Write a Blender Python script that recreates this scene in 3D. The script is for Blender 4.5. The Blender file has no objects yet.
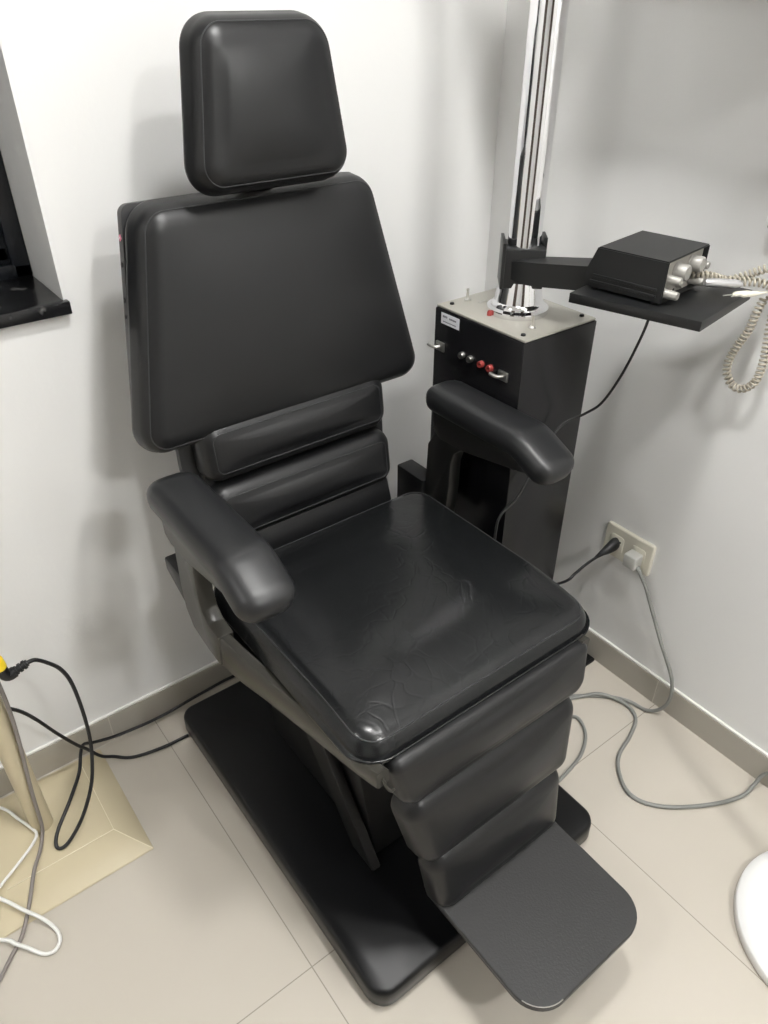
import bpy, bmesh, math, random
from mathutils import Vector, Matrix
random.seed(7)
PI = math.pi
SC = bpy.context.scene
COL = SC.collection

# ------------------------------------------------------------------ materials
def mat(name, col, rough=0.5, metal=0.0, bump=None, spec=0.5, coat=0.0, emit=None, var=None):
    m = bpy.data.materials.new(name); m.use_nodes = True
    nt = m.node_tree; b = nt.nodes['Principled BSDF']
    b.inputs['Base Color'].default_value = (*col, 1)
    b.inputs['Roughness'].default_value = rough
    b.inputs['Metallic'].default_value = metal
    b.inputs['Specular IOR Level'].default_value = spec
    b.inputs['Coat Weight'].default_value = coat
    b.inputs['Coat Roughness'].default_value = 0.15
    tc = nt.nodes.new('ShaderNodeTexCoord')
    if bump:
        prev = None
        for (scale, dist, strength) in bump:
            n = nt.nodes.new('ShaderNodeTexNoise'); n.inputs['Scale'].default_value = scale
            n.inputs['Detail'].default_value = 4
            nt.links.new(tc.outputs['Object'], n.inputs['Vector'])
            bp = nt.nodes.new('ShaderNodeBump'); bp.inputs['Strength'].default_value = strength
            bp.inputs['Distance'].default_value = dist
            nt.links.new(n.outputs['Fac'], bp.inputs['Height'])
            if prev: nt.links.new(prev.outputs['Normal'], bp.inputs['Normal'])
            prev = bp
        nt.links.new(prev.outputs['Normal'], b.inputs['Normal'])
    if var:
        scale, amount = var
        n = nt.nodes.new('ShaderNodeTexNoise'); n.inputs['Scale'].default_value = scale
        n.inputs['Detail'].default_value = 6
        nt.links.new(tc.outputs['Object'], n.inputs['Vector'])
        r = nt.nodes.new('ShaderNodeMapRange')
        r.inputs['From Min'].default_value = 0.3; r.inputs['From Max'].default_value = 0.7
        r.inputs['To Min'].default_value = rough - amount; r.inputs['To Max'].default_value = rough + amount
        nt.links.new(n.outputs['Fac'], r.inputs['Value'])
        nt.links.new(r.outputs['Result'], b.inputs['Roughness'])
    if emit:
        b.inputs['Emission Color'].default_value = (*emit[0], 1)
        b.inputs['Emission Strength'].default_value = emit[1]
    return m

M = {}
M['leather'] = mat('black_leather', (0.0095, 0.0098, 0.0105), 0.38, bump=[(9, 0.004, 0.10)], var=(14, 0.04), spec=0.42)
M['worn_leather'] = mat('worn_black_leather', (0.0085, 0.0092, 0.0098), 0.25, spec=0.40)
M['seam'] = mat('grey_stitching', (0.028, 0.029, 0.031), 0.5)
M['arm_vinyl'] = mat('matte_black_vinyl', (0.013, 0.0136, 0.0145), 0.38, spec=0.45)
M['frame'] = mat('satin_grey_black_metal', (0.036, 0.034, 0.028), 0.30)
M['arm_metal'] = mat('satin_black_arm_metal', (0.014, 0.0138, 0.013), 0.33)
M['panel_grey'] = mat('charcoal_plastic', (0.022, 0.0225, 0.0235), 0.42)
M['base_black'] = mat('black_painted_base', (0.0045, 0.0048, 0.0055), 0.33, var=(6, 0.05), spec=0.32)
M['dark'] = mat('matte_black', (0.004, 0.004, 0.0045), 0.5)
M['footplate'] = mat('ribbed_rubber_grey', (0.026, 0.026, 0.026), 0.50, bump=[(260, 0.0012, 0.35)])
M['cabinet'] = mat('black_lacquer', (0.006, 0.006, 0.007), 0.26, spec=0.36)
M['instrument'] = mat('black_enamel', (0.008, 0.0085, 0.009), 0.38)
M['chrome'] = mat('chrome', (0.86, 0.86, 0.88), 0.06, 1.0)
M['steel'] = mat('brushed_steel', (0.62, 0.61, 0.58), 0.28, 1.0)
M['alu'] = mat('pale_anodised_plate', (0.46, 0.445, 0.395), 0.34, 0.45, bump=[(160, 0.0003, 0.1)])
M['knob'] = mat('grey_aluminium_knob', (0.34, 0.33, 0.305), 0.4, 0.2)
M['faceplate'] = mat('beige_faceplate', (0.36, 0.345, 0.31), 0.4, 0.3)
M['red'] = mat('red_plastic', (0.30, 0.045, 0.04), 0.3)
M['darkred'] = mat('dark_red_plastic', (0.10, 0.012, 0.016), 0.25)
M['ivory'] = mat('ivory_plastic', (0.66, 0.635, 0.54), 0.35)
M['white_plastic'] = mat('white_plastic', (0.85, 0.85, 0.84), 0.3)
M['grey_cable'] = mat('grey_cable', (0.23, 0.235, 0.22), 0.42)
M['black_cable'] = mat('black_cable', (0.009, 0.0095, 0.011), 0.42)
M['white_cable'] = mat('white_cable', (0.80, 0.80, 0.77), 0.38)
M['taupe_cable'] = mat('taupe_cable', (0.24, 0.215, 0.20), 0.45)
M['coil'] = mat('beige_coil', (0.40, 0.365, 0.295), 0.45)
M['yellow'] = mat('yellow_plastic', (0.85, 0.62, 0.03), 0.4)
M['cream'] = mat('cream_enamel', (0.56, 0.49, 0.335), 0.36, bump=[(40, 0.001, 0.06)], var=(12, 0.06))
M['paper'] = mat('sticker_white', (0.78, 0.78, 0.82), 0.5)
M['ink'] = mat('sticker_ink', (0.10, 0.10, 0.13), 0.6)
M['pink'] = mat('pink_print', (0.75, 0.25, 0.36), 0.5)
M['silver'] = mat('silver_handpiece', (0.55, 0.55, 0.55), 0.22, 0.6)
M['glass'] = mat('night_glass', (0.010, 0.014, 0.022), 0.08)
M['winframe'] = mat('black_window_metal', (0.012, 0.014, 0.018), 0.3, bump=[(60, 0.003, 0.5)])
M['skirt'] = mat('grey_beige_porcelain', (0.40, 0.375, 0.325), 0.30, bump=[(6, 0.001, 0.05)])
M['cap'] = mat('white_grout', (0.84, 0.83, 0.80), 0.45)
M['joint'] = mat('pale_joint', (0.52, 0.49, 0.43), 0.4)
M['ceiling'] = mat('white_ceiling', (0.82, 0.82, 0.81), 0.8)
for k_, e_ in (('lamp', 230.0), ('lamp_b', 200.0), ('lamp_c', 420.0), ('jamb_fill', 150.0)):
    M[k_] = mat('lamp_diffuser', (0.9, 0.9, 0.9), 0.5, emit=((1.0, 0.99, 0.97), e_))

def crease(m):
    nt = m.node_tree; b = nt.nodes['Principled BSDF']
    tc = nt.nodes.new('ShaderNodeTexCoord')
    n = nt.nodes.new('ShaderNodeTexNoise'); n.inputs['Scale'].default_value = 11; n.inputs['Detail'].default_value = 2; n.inputs['Distortion'].default_value = 0.6
    v = nt.nodes.new('ShaderNodeTexVoronoi'); v.feature = 'DISTANCE_TO_EDGE'; v.inputs['Scale'].default_value = 34
    mp = nt.nodes.new('ShaderNodeMapping'); mp.inputs['Scale'].default_value = (1.0, 1.0, 1.0)
    nt.links.new(tc.outputs['Object'], n.inputs['Vector'])
    ad = nt.nodes.new('ShaderNodeVectorMath'); ad.operation = 'MULTIPLY_ADD'
    ad.inputs[1].default_value = (0.06, 0.06, 0.06)
    nt.links.new(n.outputs['Color'], ad.inputs[0]); nt.links.new(tc.outputs['Object'], ad.inputs[2])
    nt.links.new(ad.outputs[0], v.inputs['Vector'])
    r = nt.nodes.new('ShaderNodeMapRange'); r.inputs['From Max'].default_value = 0.10; r.interpolation_type = 'SMOOTHSTEP'
    nt.links.new(v.outputs['Distance'], r.inputs['Value'])
    b1 = nt.nodes.new('ShaderNodeBump'); b1.inputs['Strength'].default_value = 0.07; b1.inputs['Distance'].default_value = 0.0015
    nt.links.new(r.outputs[0], b1.inputs['Height'])
    b2 = nt.nodes.new('ShaderNodeBump'); b2.inputs['Strength'].default_value = 0.15; b2.inputs['Distance'].default_value = 0.006
    nt.links.new(n.outputs['Fac'], b2.inputs['Height']); nt.links.new(b1.outputs[0], b2.inputs['Normal'])
    nt.links.new(b2.outputs[0], b.inputs['Normal'])
crease(M['worn_leather'])

def wall_material():
    m = mat('white_wall_paint', (0.80, 0.80, 0.79), 0.55)
    nt = m.node_tree; b = nt.nodes['Principled BSDF']
    tc = nt.nodes.new('ShaderNodeTexCoord')
    n1 = nt.nodes.new('ShaderNodeTexNoise'); n1.inputs['Scale'].default_value = 3.0; n1.inputs['Detail'].default_value = 3
    n2 = nt.nodes.new('ShaderNodeTexNoise'); n2.inputs['Scale'].default_value = 60.0; n2.inputs['Detail'].default_value = 5
    for n in (n1, n2): nt.links.new(tc.outputs['Object'], n.inputs['Vector'])
    b1 = nt.nodes.new('ShaderNodeBump'); b1.inputs['Strength'].default_value = 0.25; b1.inputs['Distance'].default_value = 0.02
    b2 = nt.nodes.new('ShaderNodeBump'); b2.inputs['Strength'].default_value = 0.12; b2.inputs['Distance'].default_value = 0.003
    nt.links.new(n1.outputs['Fac'], b1.inputs['Height']); nt.links.new(n2.outputs['Fac'], b2.inputs['Height'])
    nt.links.new(b1.outputs['Normal'], b2.inputs['Normal']); nt.links.new(b2.outputs['Normal'], b.inputs['Normal'])
    return m
M['wall'] = wall_material()

def floor_material():
    m = mat('polished_porcelain_tiles', (0.6, 0.55, 0.48), 0.2)
    nt = m.node_tree; b = nt.nodes['Principled BSDF']
    tc = nt.nodes.new('ShaderNodeTexCoord'); sep = nt.nodes.new('ShaderNodeSeparateXYZ')
    nt.links.new(tc.outputs['Object'], sep.inputs[0])
    def mth(op, a, bb=None):
        n = nt.nodes.new('ShaderNodeMath'); n.operation = op
        for i, v in enumerate((a, bb)):
            if v is None: continue
            if isinstance(v, (int, float)): n.inputs[i].default_value = v
            else: nt.links.new(v, n.inputs[i])
        return n.outputs[0]
    T = 0.605
    ds = []
    for o, off, TT in ((sep.outputs[0], 0.2795, T), (sep.outputs[1], 0.571, 2 * T)):
        u = mth('ADD', mth('SUBTRACT', o, off), TT * 20.5)
        u = mth('SUBTRACT', mth('MODULO', u, TT), TT / 2)
        ds.append(mth('ABSOLUTE', u))
    d = mth('MINIMUM', ds[0], ds[1])
    g = mth('LESS_THAN', d, 0.0010)
    n = nt.nodes.new('ShaderNodeTexNoise'); n.inputs['Scale'].default_value = 2.2; n.inputs['Detail'].default_value = 8
    nt.links.new(tc.outputs['Object'], n.inputs['Vector'])
    cr = nt.nodes.new('ShaderNodeValToRGB')
    cr.color_ramp.elements[0].position = 0.35; cr.color_ramp.elements[0].color = (0.525, 0.485, 0.42, 1)
    cr.color_ramp.elements[1].position = 0.65; cr.color_ramp.elements[1].color = (0.55, 0.51, 0.445, 1)
    nt.links.new(n.outputs['Fac'], cr.inputs[0])
    mx = nt.nodes.new('ShaderNodeMix'); mx.data_type = 'RGBA'
    nt.links.new(g, mx.inputs[0]); nt.links.new(cr.outputs[0], mx.inputs[6]); mx.inputs[7].default_value = (0.32, 0.29, 0.25, 1)
    nt.links.new(mx.outputs[2], b.inputs['Base Color'])
    b.inputs['Roughness'].default_value = 0.24
    return m
M['floor'] = floor_material()

# ------------------------------------------------------------------ mesh helpers
def link(name, bm, m, parent=None, smooth=True, angle=35):
    bmesh.ops.recalc_face_normals(bm, faces=bm.faces)
    me = bpy.data.meshes.new(name); bm.to_mesh(me); bm.free()
    o = bpy.data.objects.new(name, me); COL.objects.link(o)
    me.materials.append(m)
    if smooth:
        me.polygons.foreach_set('use_smooth', [True] * len(me.polygons))
        if angle is not None: me.set_sharp_from_angle(angle=math.radians(angle))
    if parent is not None: o.parent = parent
    return o

def tag(o, label, cat, group=None, kind=None):
    o['label'] = label; o['category'] = cat
    if group: o['group'] = group
    if kind: o['kind'] = kind
    return o

def thing(name, label, cat, group=None):
    o = bpy.data.objects.new(name, None); o.empty_display_size = 0.1
    COL.objects.link(o)
    return tag(o, label, cat, group)

def rot_to(parent, loc):
    """give an Empty its base location while children keep world coordinates"""
    parent.location = loc
    for c in parent.children:
        c.matrix_parent_inverse = Matrix.Translation(-Vector(loc))

def add_box(bm, lo, hi, bevel=0.0, seg=2, mtx=None):
    c = [(a + b) / 2 for a, b in zip(lo, hi)]; s = [abs(b - a) for a, b in zip(lo, hi)]
    t = bmesh.new(); bmesh.ops.create_cube(t, size=1.0)
    for v in t.verts: v.co = Vector((v.co.x * s[0] + c[0], v.co.y * s[1] + c[1], v.co.z * s[2] + c[2]))
    if bevel > 0: bmesh.ops.bevel(t, geom=t.edges[:], offset=bevel, segments=seg, affect='EDGES', profile=0.5)
    if mtx is not None: bmesh.ops.transform(t, matrix=mtx, verts=t.verts)
    merge(bm, t)

def merge(bm, t):
    mp = [bm.verts.new(v.co) for v in t.verts]
    t.verts.index_update()
    for f in t.faces:
        try: bm.faces.new([mp[v.index] for v in f.verts])
        except ValueError: pass
    t.free()

def box(name, lo, hi, m, parent=None, bevel=0.0, seg=2, mtx=None):
    bm = bmesh.new(); add_box(bm, lo, hi, bevel, seg, mtx)
    return link(name, bm, m, parent)

def add_lathe(bm, prof, mtx=None, n=40):
    """prof = [(r, z)...] revolved about z"""
    rings = []
    for r, z in prof:
        if r < 1e-6: rings.append([bm.verts.new((0, 0, z))])
        else: rings.append([bm.verts.new((r * math.cos(2 * PI * i / n), r * math.sin(2 * PI * i / n), z)) for i in range(n)])
    for a, b in zip(rings, rings[1:]):
        for i in range(n):
            j = (i + 1) % n
            if len(a) == 1 and len(b) == 1: continue
            if len(a) == 1: bm.faces.new((a[0], b[i], b[j]))
            elif len(b) == 1: bm.faces.new((a[i], a[j], b[0]))
            else: bm.faces.new((a[i], a[j], b[j], b[i]))
    if mtx is not None:
        vs = [v for r in rings for v in r]
        bmesh.ops.transform(bm, matrix=mtx, verts=vs)

def lathe(name, prof, m, parent=None, mtx=None, n=40, angle=35):
    bm = bmesh.new(); add_lathe(bm, prof, mtx, n)
    return link(name, bm, m, parent, angle=angle)

def frame_m(o, n, up=(0, 0, 1)):
    """matrix that carries +z on to n at o"""
    n = Vector(n).normalized(); up = Vector(up)
    if abs(n.dot(up)) > 0.98: up = Vector((0, 1, 0))
    x = up.cross(n).normalized(); y = n.cross(x)
    m = Matrix((x, y, n)).transposed().to_4x4(); m.translation = Vector(o)
    return m

def smooth_path(pts, k=8, closed=False):
    pts = [Vector(p) for p in pts]; out = []; n = len(pts)
    for i in range(n - 1):
        p1, p2 = pts[i], pts[i + 1]
        p0 = pts[i - 1] if i > 0 else p1 * 2 - p2
        p3 = pts[i + 2] if i + 2 < n else p2 * 2 - p1
        for j in range(k):
            t = j / k
            out.append(0.5 * ((2 * p1) + (p2 - p0) * t + (2 * p0 - 5 * p1 + 4 * p2 - p3) * t * t + (3 * p1 - p0 - 3 * p2 + p3) * t ** 3))
    out.append(pts[-1])
    return out

def add_tube(bm, path, r, n=10, closed=False, squash=None):
    path = [Vector(p) for p in path]; N = len(path)
    rings = []; ref = None
    for i, p in enumerate(path):
        if closed: t = path[(i + 1) % N] - path[i - 1]
        else: t = path[min(i + 1, N - 1)] - path[max(i - 1, 0)]
        t.normalize()
        if ref is None:
            ref = Vector((0, 0, 1)) if abs(t.z) < 0.9 else Vector((1, 0, 0))
        x = (ref - t * ref.dot(t))
        if x.length < 1e-6: x = t.orthogonal()
        x.normalize(); y = t.cross(x); ref = x
        rr = r(i / max(1, N - 1)) if callable(r) else r
        rings.append([bm.verts.new(p + x * (rr * math.cos(2 * PI * k / n)) + y * (rr * math.sin(2 * PI * k / n) * (squash or 1))) for k in range(n)])
    pairs = list(zip(rings, rings[1:])) + ([(rings[-1], rings[0])] if closed else [])
    for a, b in pairs:
        for k in range(n):
            bm.faces.new((a[k], a[(k + 1) % n], b[(k + 1) % n], b[k]))
    if not closed:
        bm.faces.new(rings[0][::-1]); bm.faces.new(rings[-1])

def cable(name, pts, r, m, parent=None, k=8, n=8, squash=None):
    bm = bmesh.new(); add_tube(bm, smooth_path(pts, k), r, n, squash=squash)
    return link(name, bm, m, parent, angle=None)

def rounded(pts, radii, seg=8, sub=0.02):
    """rounded polygon (counter-clockwise list of (u,v)), evenly subdivided"""
    n = len(pts); out = []
    if not isinstance(radii, (list, tuple)): radii = [radii] * n
    for i in range(n):
        p = Vector(pts[i]); a = Vector(pts[i - 1]) - p; b = Vector(pts[(i + 1) % n]) - p
        a.normalize(); b.normalize(); r = radii[i]
        half = math.acos(max(-1, min(1, a.dot(b)))) / 2
        d = r / math.tan(half); c = p + (a + b).normalized() * (r / math.sin(half))
        s = p + a * d; e = p + b * d
        a0 = math.atan2(s.y - c.y, s.x - c.x); a1 = math.atan2(e.y - c.y, e.x - c.x)
        da = (a1 - a0 + PI) % (2 * PI) - PI
        for j in range(seg + 1):
            t = a0 + da * j / seg
            out.append(Vector((c.x + r * math.cos(t), c.y + r * math.sin(t))))
    res = []
    for i in range(len(out)):
        p, q = out[i], out[(i + 1) % len(out)]
        res.append(p); L = (q - p).length
        k = int(L / sub)
        for j in range(1, k): res.append(p.lerp(q, j / k))
    return res

def inset(pts, d):
    n = len(pts); out = []
    for i in range(n):
        t = pts[(i + 1) % n] - pts[i - 1]
        if t.length < 1e-9: out.append(pts[i].copy()); continue
        t.normalize(); out.append(pts[i] + Vector((-t.y, t.x)) * d)
    return out

def pad(name, outline, O, U, V, N, thick, rf, crown, m, parent, rb=0.008, seam=None, seam_d=None, bulge=0.0, seam_r=0.0010, sink=None, crown_p=2.6):
    """upholstered pad: outline in (U,V), thickness along N, rounded front edge and domed face"""
    O, U, V, N = Vector(O), Vector(U).normalized(), Vector(V).normalized(), Vector(N).normalized()
    c = Vector((0, 0))
    for p in outline: c += p
    c /= len(outline)
    def P(p, h): return O + U * p.x + V * p.y + N * h
    def face_h(p, h):
        return h if sink is None else h + sink(p)
    rings = []
    rings.append((inset(outline, rb), 0.0))
    rings.append((inset(outline, rb * 0.3), rb * 0.3))
    rings.append((outline, rb))
    hs = thick - rf
    for t in (0.33, 0.66):
        rings.append((inset(outline, -bulge * math.sin(PI * t)), rb + (hs - rb) * t))
    for j in range(0, 7):
        a = PI / 2 * j / 6
        rings.append((inset(outline, rf * (1 - math.cos(a))), hs + rf * math.sin(a)))
    last = rings[-1][0]
    vmax = max(p.y for p in last) - c.y; vmin = c.y - min(p.y for p in last)
    def crown_h(p):
        b = (p.y - c.y) / (vmax if p.y > c.y else vmin)
        hw = 1e-6
        for q0, q1 in zip(last, last[1:] + last[:1]):
            if (q0.y - p.y) * (q1.y - p.y) <= 0 and abs(q0.y - q1.y) > 1e-9:
                hw = max(hw, abs(q0.x + (q1.x - q0.x) * (p.y - q0.y) / (q1.y - q0.y) - c.x))
        hw = max(hw, 0.7 * max(abs(q.x - c.x) for q in last))
        a = min(1, abs(p.x - c.x) / hw); b = min(1, abs(b))
        return crown * (1 - a ** crown_p) * (1 - b ** crown_p)
    for j in range(1, 13):
        t = j / 13.0
        ring = [p.lerp(c, t) for p in last]
        rings.append((ring, None))
    bm = bmesh.new()
    vr = []
    for i, (ring, h) in enumerate(rings):
        vr.append([bm.verts.new(P(p, face_h(p, thick + crown_h(p)) if h is None else (face_h(p, h) if i > 4 else h))) for p in ring])
    n = len(outline)
    for a, b in zip(vr, vr[1:]):
        for i in range(n):
            bm.faces.new((a[i], a[(i + 1) % n], b[(i + 1) % n], b[i]))
    top = bm.verts.new(P(c, face_h(c, thick + crown)))
    for i in range(n): bm.faces.new((vr[-1][i], vr[-1][(i + 1) % n], top))
    bm.faces.new(vr[0][::-1])
    o = link(name, bm, m, parent, angle=None)
    if seam:
        sd = rf * 0.75 if seam_d is None else seam_d
        if sd < rf:
            a = math.acos(1 - sd / rf); h = thick - rf + rf * math.sin(a)
        else: h = thick + 0.0006
        ring = inset(outline, sd)
        sb = bmesh.new(); add_tube(sb, [P(p, face_h(p, h)) for p in ring], seam_r, 6, closed=True)
        link('seam', sb, seam, o, angle=None)
    return o

def prism(name, poly, axis, lo, hi, m, parent=None, bevel=0.002, seg=2):
    """extrude a 2D outline along an axis. axis 'x': poly=(y,z); 'y': (x,z); 'z': (x,y)"""
    bm = bmesh.new(); add_prism(bm, poly, axis, lo, hi, bevel, seg)
    return link(name, bm, m, parent)

def add_prism(bm, poly, axis, lo, hi, bevel=0.0, seg=2):
    def P(p, t):
        return {'x': (t, p[0], p[1]), 'y': (p[0], t, p[1]), 'z': (p[0], p[1], t)}[axis]
    t = bmesh.new()
    a = [t.verts.new(P(p, lo)) for p in poly]; b = [t.verts.new(P(p, hi)) for p in poly]
    n = len(poly)
    t.faces.new(a[::-1]); t.faces.new(b)
    for i in range(n): t.faces.new((a[i], a[(i + 1) % n], b[(i + 1) % n], b[i]))
    bmesh.ops.recalc_face_normals(t, faces=t.faces)
    if bevel > 0:
        bmesh.ops.bevel(t, geom=[e for e in t.edges if len(e.link_faces) == 2 and e.calc_face_angle() > 0.3], offset=bevel, segments=seg, affect='EDGES', profile=0.5)
    merge(bm, t)

def loft(name, sections, m, parent=None, angle=40, cap=True):
    """sections: list of equally long rings of 3D points"""
    bm = bmesh.new()
    vr = [[bm.verts.new(p) for p in s] for s in sections]; n = len(vr[0])
    for a, b in zip(vr, vr[1:]):
        for i in range(n): bm.faces.new((a[i], a[(i + 1) % n], b[(i + 1) % n], b[i]))
    if cap: bm.faces.new(vr[0][::-1]); bm.faces.new(vr[-1])
    return link(name, bm, m, parent, angle=angle)

# ------------------------------------------------------------------ the room
XW, YW = 1.258, 1.258           # inner faces of the right and back walls
XL, YF, ZC = -1.55, -2.35, 2.36
def struct(o): o['kind'] = 'structure'; return o

struct(box('floor', (XL - .1, YF - .1, -0.06), (XW + .1, YW + .3, 0.0), M['floor']))
struct(box('ceiling', (XL - .1, YF - .1, ZC), (XW + .1, YW + .3, ZC + .06), M['ceiling']))
struct(box('wall_right', (XW, YF - .1, 0), (XW + .1, YW + .3, ZC), M['wall']))
struct(box('wall_left', (XL - .1, YF - .1, 0), (XL, YW + .3, ZC), M['wall']))
struct(box('wall_front', (XL, YF - .1, 0), (XW, YF, ZC), M['wall']))
# back wall with the window opening
WX0, WX1, WZ0, WZ1 = -0.75, 0.309, 0.968, 1.95
bm = bmesh.new()
add_box(bm, (XL, YW, 0), (WX0, YW + .26, ZC))
add_box(bm, (WX1, YW, 0), (XW, YW + .26, ZC))
add_box(bm, (WX0, YW, 0), (WX1, YW + .26, WZ0))
add_box(bm, (WX0, YW, WZ1), (WX1, YW + .26, ZC))
struct(link('wall_back', bm, M['wall'], smooth=False))
# skirtings with their pale top joint
bz = 0.074
def skirt(name, lo, hi, caplo, caphi):
    o = struct(box(name, lo, hi, M['skirt']))
    c = box('joint_strip', caplo, caphi, M['cap'], o, bevel=0.002)
    return o
skirt('baseboard_back', (XL, 1.250, 0), (1.250, YW, bz), (XL, 1.2515, bz), (1.250, YW, bz + .006))
skirt('baseboard_right', (1.250, YF, 0), (XW, YW, bz), (1.2515, YF, bz), (XW, 1.2515, bz + .006))
# joints between skirting pieces
for nm, lo, hi in (('trim_1', (0.1845, 1.2492, 0), (0.1865, 1.2502, bz)), ('trim_2', (1.2492, 0.578, 0), (1.2502, 0.580, bz))):
    struct(box(nm, lo, hi, M['joint']))

# unseen dark doors behind the camera, added to darken the chrome pole's reflections
for nm, lo, hi in (('added_door_1', (-0.95, YF, 0), (-0.10, YF + .04, 2.05)), ('added_door_2', (XL, -0.75, 0), (XL + .04, 0.05, 2.05))):
    d = struct(box(nm, lo, hi, mat('dark_wood', (0.05, 0.032, 0.022), 0.4), bevel=.004))
    hx = (lo[0] + .06, hi[1], 1.0) if nm == 'added_door_1' else (hi[0], lo[1] + .06, 1.0)
    nrm = (0, 1, 0) if nm == 'added_door_1' else (1, 0, 0)
    lathe('door_handle', [(0, 0), (.022, 0), (.022, .006), (.009, .010), (.009, .04), (.020, .045), (.022, .060), (0, .066)], M['steel'], d, frame_m(hx, nrm))

# window: black frame, night glass, stone sill
w = struct(box('window_1', (WX0 + .05, 1.428, WZ0 + .075), (WX1 - .055, 1.434, WZ1 - .04), M['glass']))
bm = bmesh.new()
add_box(bm, (WX0, 1.415, WZ0 + .02), (WX0 + .05, 1.465, WZ1), .004)
add_box(bm, (WX1 - .03, 1.415, WZ0 + .02), (WX1, 1.465, WZ1), .004)
add_box(bm, (WX1 - .06, 1.422, WZ0 + .05), (WX1 - .03, 1.458, WZ1), .003)
add_box(bm, (WX0, 1.415, WZ0 + .02), (WX1, 1.465, WZ0 + .045), .004)
add_box(bm, (WX0 + .05, 1.422, WZ0 + .045), (WX1 - .03, 1.458, WZ0 + .075), .003)
add_box(bm, (WX0, 1.415, WZ1 - .04), (WX1, 1.465, WZ1), .004)
link('window_frame', bm, M['winframe'], w)
def stone_material():
    m = mat('black_granite', (0.012, 0.012, 0.013), 0.22)
    nt = m.node_tree; b = nt.nodes['Principled BSDF']
    tc = nt.nodes.new('ShaderNodeTexCoord'); n = nt.nodes.new('ShaderNodeTexNoise')
    n.inputs['Scale'].default_value = 38; n.inputs['Detail'].default_value = 9
    nt.links.new(tc.outputs['Object'], n.inputs['Vector'])
    cr = nt.nodes.new('ShaderNodeValToRGB')
    cr.color_ramp.elements[0].position = 0.60; cr.color_ramp.elements[0].color = (0.011, 0.011, 0.012, 1)
    cr.color_ramp.elements[1].position = 0.74; cr.color_ramp.elements[1].color = (0.20, 0.20, 0.19, 1)
    nt.links.new(n.outputs['Fac'], cr.inputs[0]); nt.links.new(cr.outputs[0], b.inputs['Base Color'])
    return m
M['stone'] = stone_material()
bm = bmesh.new()
add_prism(bm, [(WX0 - .01, 1.243), (WX1 + .006, 1.243), (WX1 + .006, YW - .0005), (WX1 - .001, YW - .0005), (WX1 - .001, 1.43), (WX0 + .001, 1.43), (WX0 + .001, YW - .0005), (WX0 - .01, YW - .0005)], 'z', WZ0 + .001, WZ0 + .022, .002)
s = link('window_sill', bm, M['stone'], w)

# ------------------------------------------------------------------ ceiling lamps (out of frame, in the ceiling)
def lamp(cx, cy, half, m, label):
    t = thing('ceiling_lamp', label, 'lamp', 'square ceiling lamps')
    bm = bmesh.new()
    a, b = half + .02, half
    for lo, hi in (((cx - a, cy - a, ZC - .03), (cx + a, cy - b, ZC)), ((cx - a, cy + b, ZC - .03), (cx + a, cy + a, ZC)),
                   ((cx - a, cy - b, ZC - .03), (cx - b, cy + b, ZC)), ((cx + b, cy - b, ZC - .03), (cx + a, cy + b, ZC))):
        add_box(bm, lo, hi)
    link('lamp_frame', bm, M['white_plastic'], t)
    box('diffuser', (cx - b, cy - b, ZC - .024), (cx + b, cy + b, ZC - .002), m, t)
    rot_to(t, (cx, cy, ZC))
lamp(0.58, 0.45, 0.075, M['lamp'], 'square ceiling lamp right above the examination chair')
lamp(0.72, -0.05, 0.075, M['lamp_b'], 'square ceiling lamp in front of the examination chair')
lamp(0.66, -1.15, 0.075, M['lamp_c'], 'square ceiling lamp furthest from the examination chair')
lamp(-1.05, 0.45, 0.075, M['jamb_fill'], 'added square ceiling lamp, unseen, brightening the window jamb')  # unseen fill lamp, added to light the window jamb

# ------------------------------------------------------------------ examination chair
XC = 0.597
chair = thing('examination_chair', 'black leather examination chair with headrest, armrests and footplate on a black floor base', 'chair')
def mx(x): return 2 * XC - x
UX = Vector((1, 0, 0))

# floor base
bm = bmesh.new()
ol = rounded([(0.323, 0.434), (0.868, 0.434), (0.868, 1.19), (0.323, 1.19)], [.036, .036, .03, .03], 8, .05)
bp = [(inset(ol, .006), .0), (inset(ol, .003), .012), (inset(ol, 0), .016), (inset(ol, .0005), .049), (inset(ol, .002), .0535), (inset(ol, .005), .0565), (inset(ol, .009), .058)]
vr = [[bm.verts.new((p.x, p.y, h)) for p in r] for r, h in bp]
n = len(ol)
for a, b in zip(vr, vr[1:]):
    for i in range(n): bm.faces.new((a[i], a[(i + 1) % n], b[(i + 1) % n], b[i]))
bm.faces.new(vr[0][::-1]); bm.faces.new(vr[-1])
link('floor_base', bm, M['base_black'], chair, angle=50)

# lift under the seat
prism('lift_column', [(0.64, .058), (1.02, .058), (1.02, .30), (0.95, .47), (0.66, .47), (0.70, .30)], 'x', 0.47, 0.712, M['dark'], chair, .006)
for x in (0.445, mx(0.445) - .02):
    prism('lift_arm', [(0.615, .062), (0.68, .062), (0.82, .235), (0.93, .42), (0.93, .47), (0.86, .47), (0.76, .26)], 'x', x, x + .02, M['dark'], chair, .003)
box('seat_pan', (0.375, 0.60, 0.485), (mx(0.375), 0.965, 0.520), M['dark'], chair, .006)
box('seat_board', (0.350, 0.74, 0.508), (mx(0.372), 0.965, 0.5145), M['dark'], chair, .002)

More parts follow.
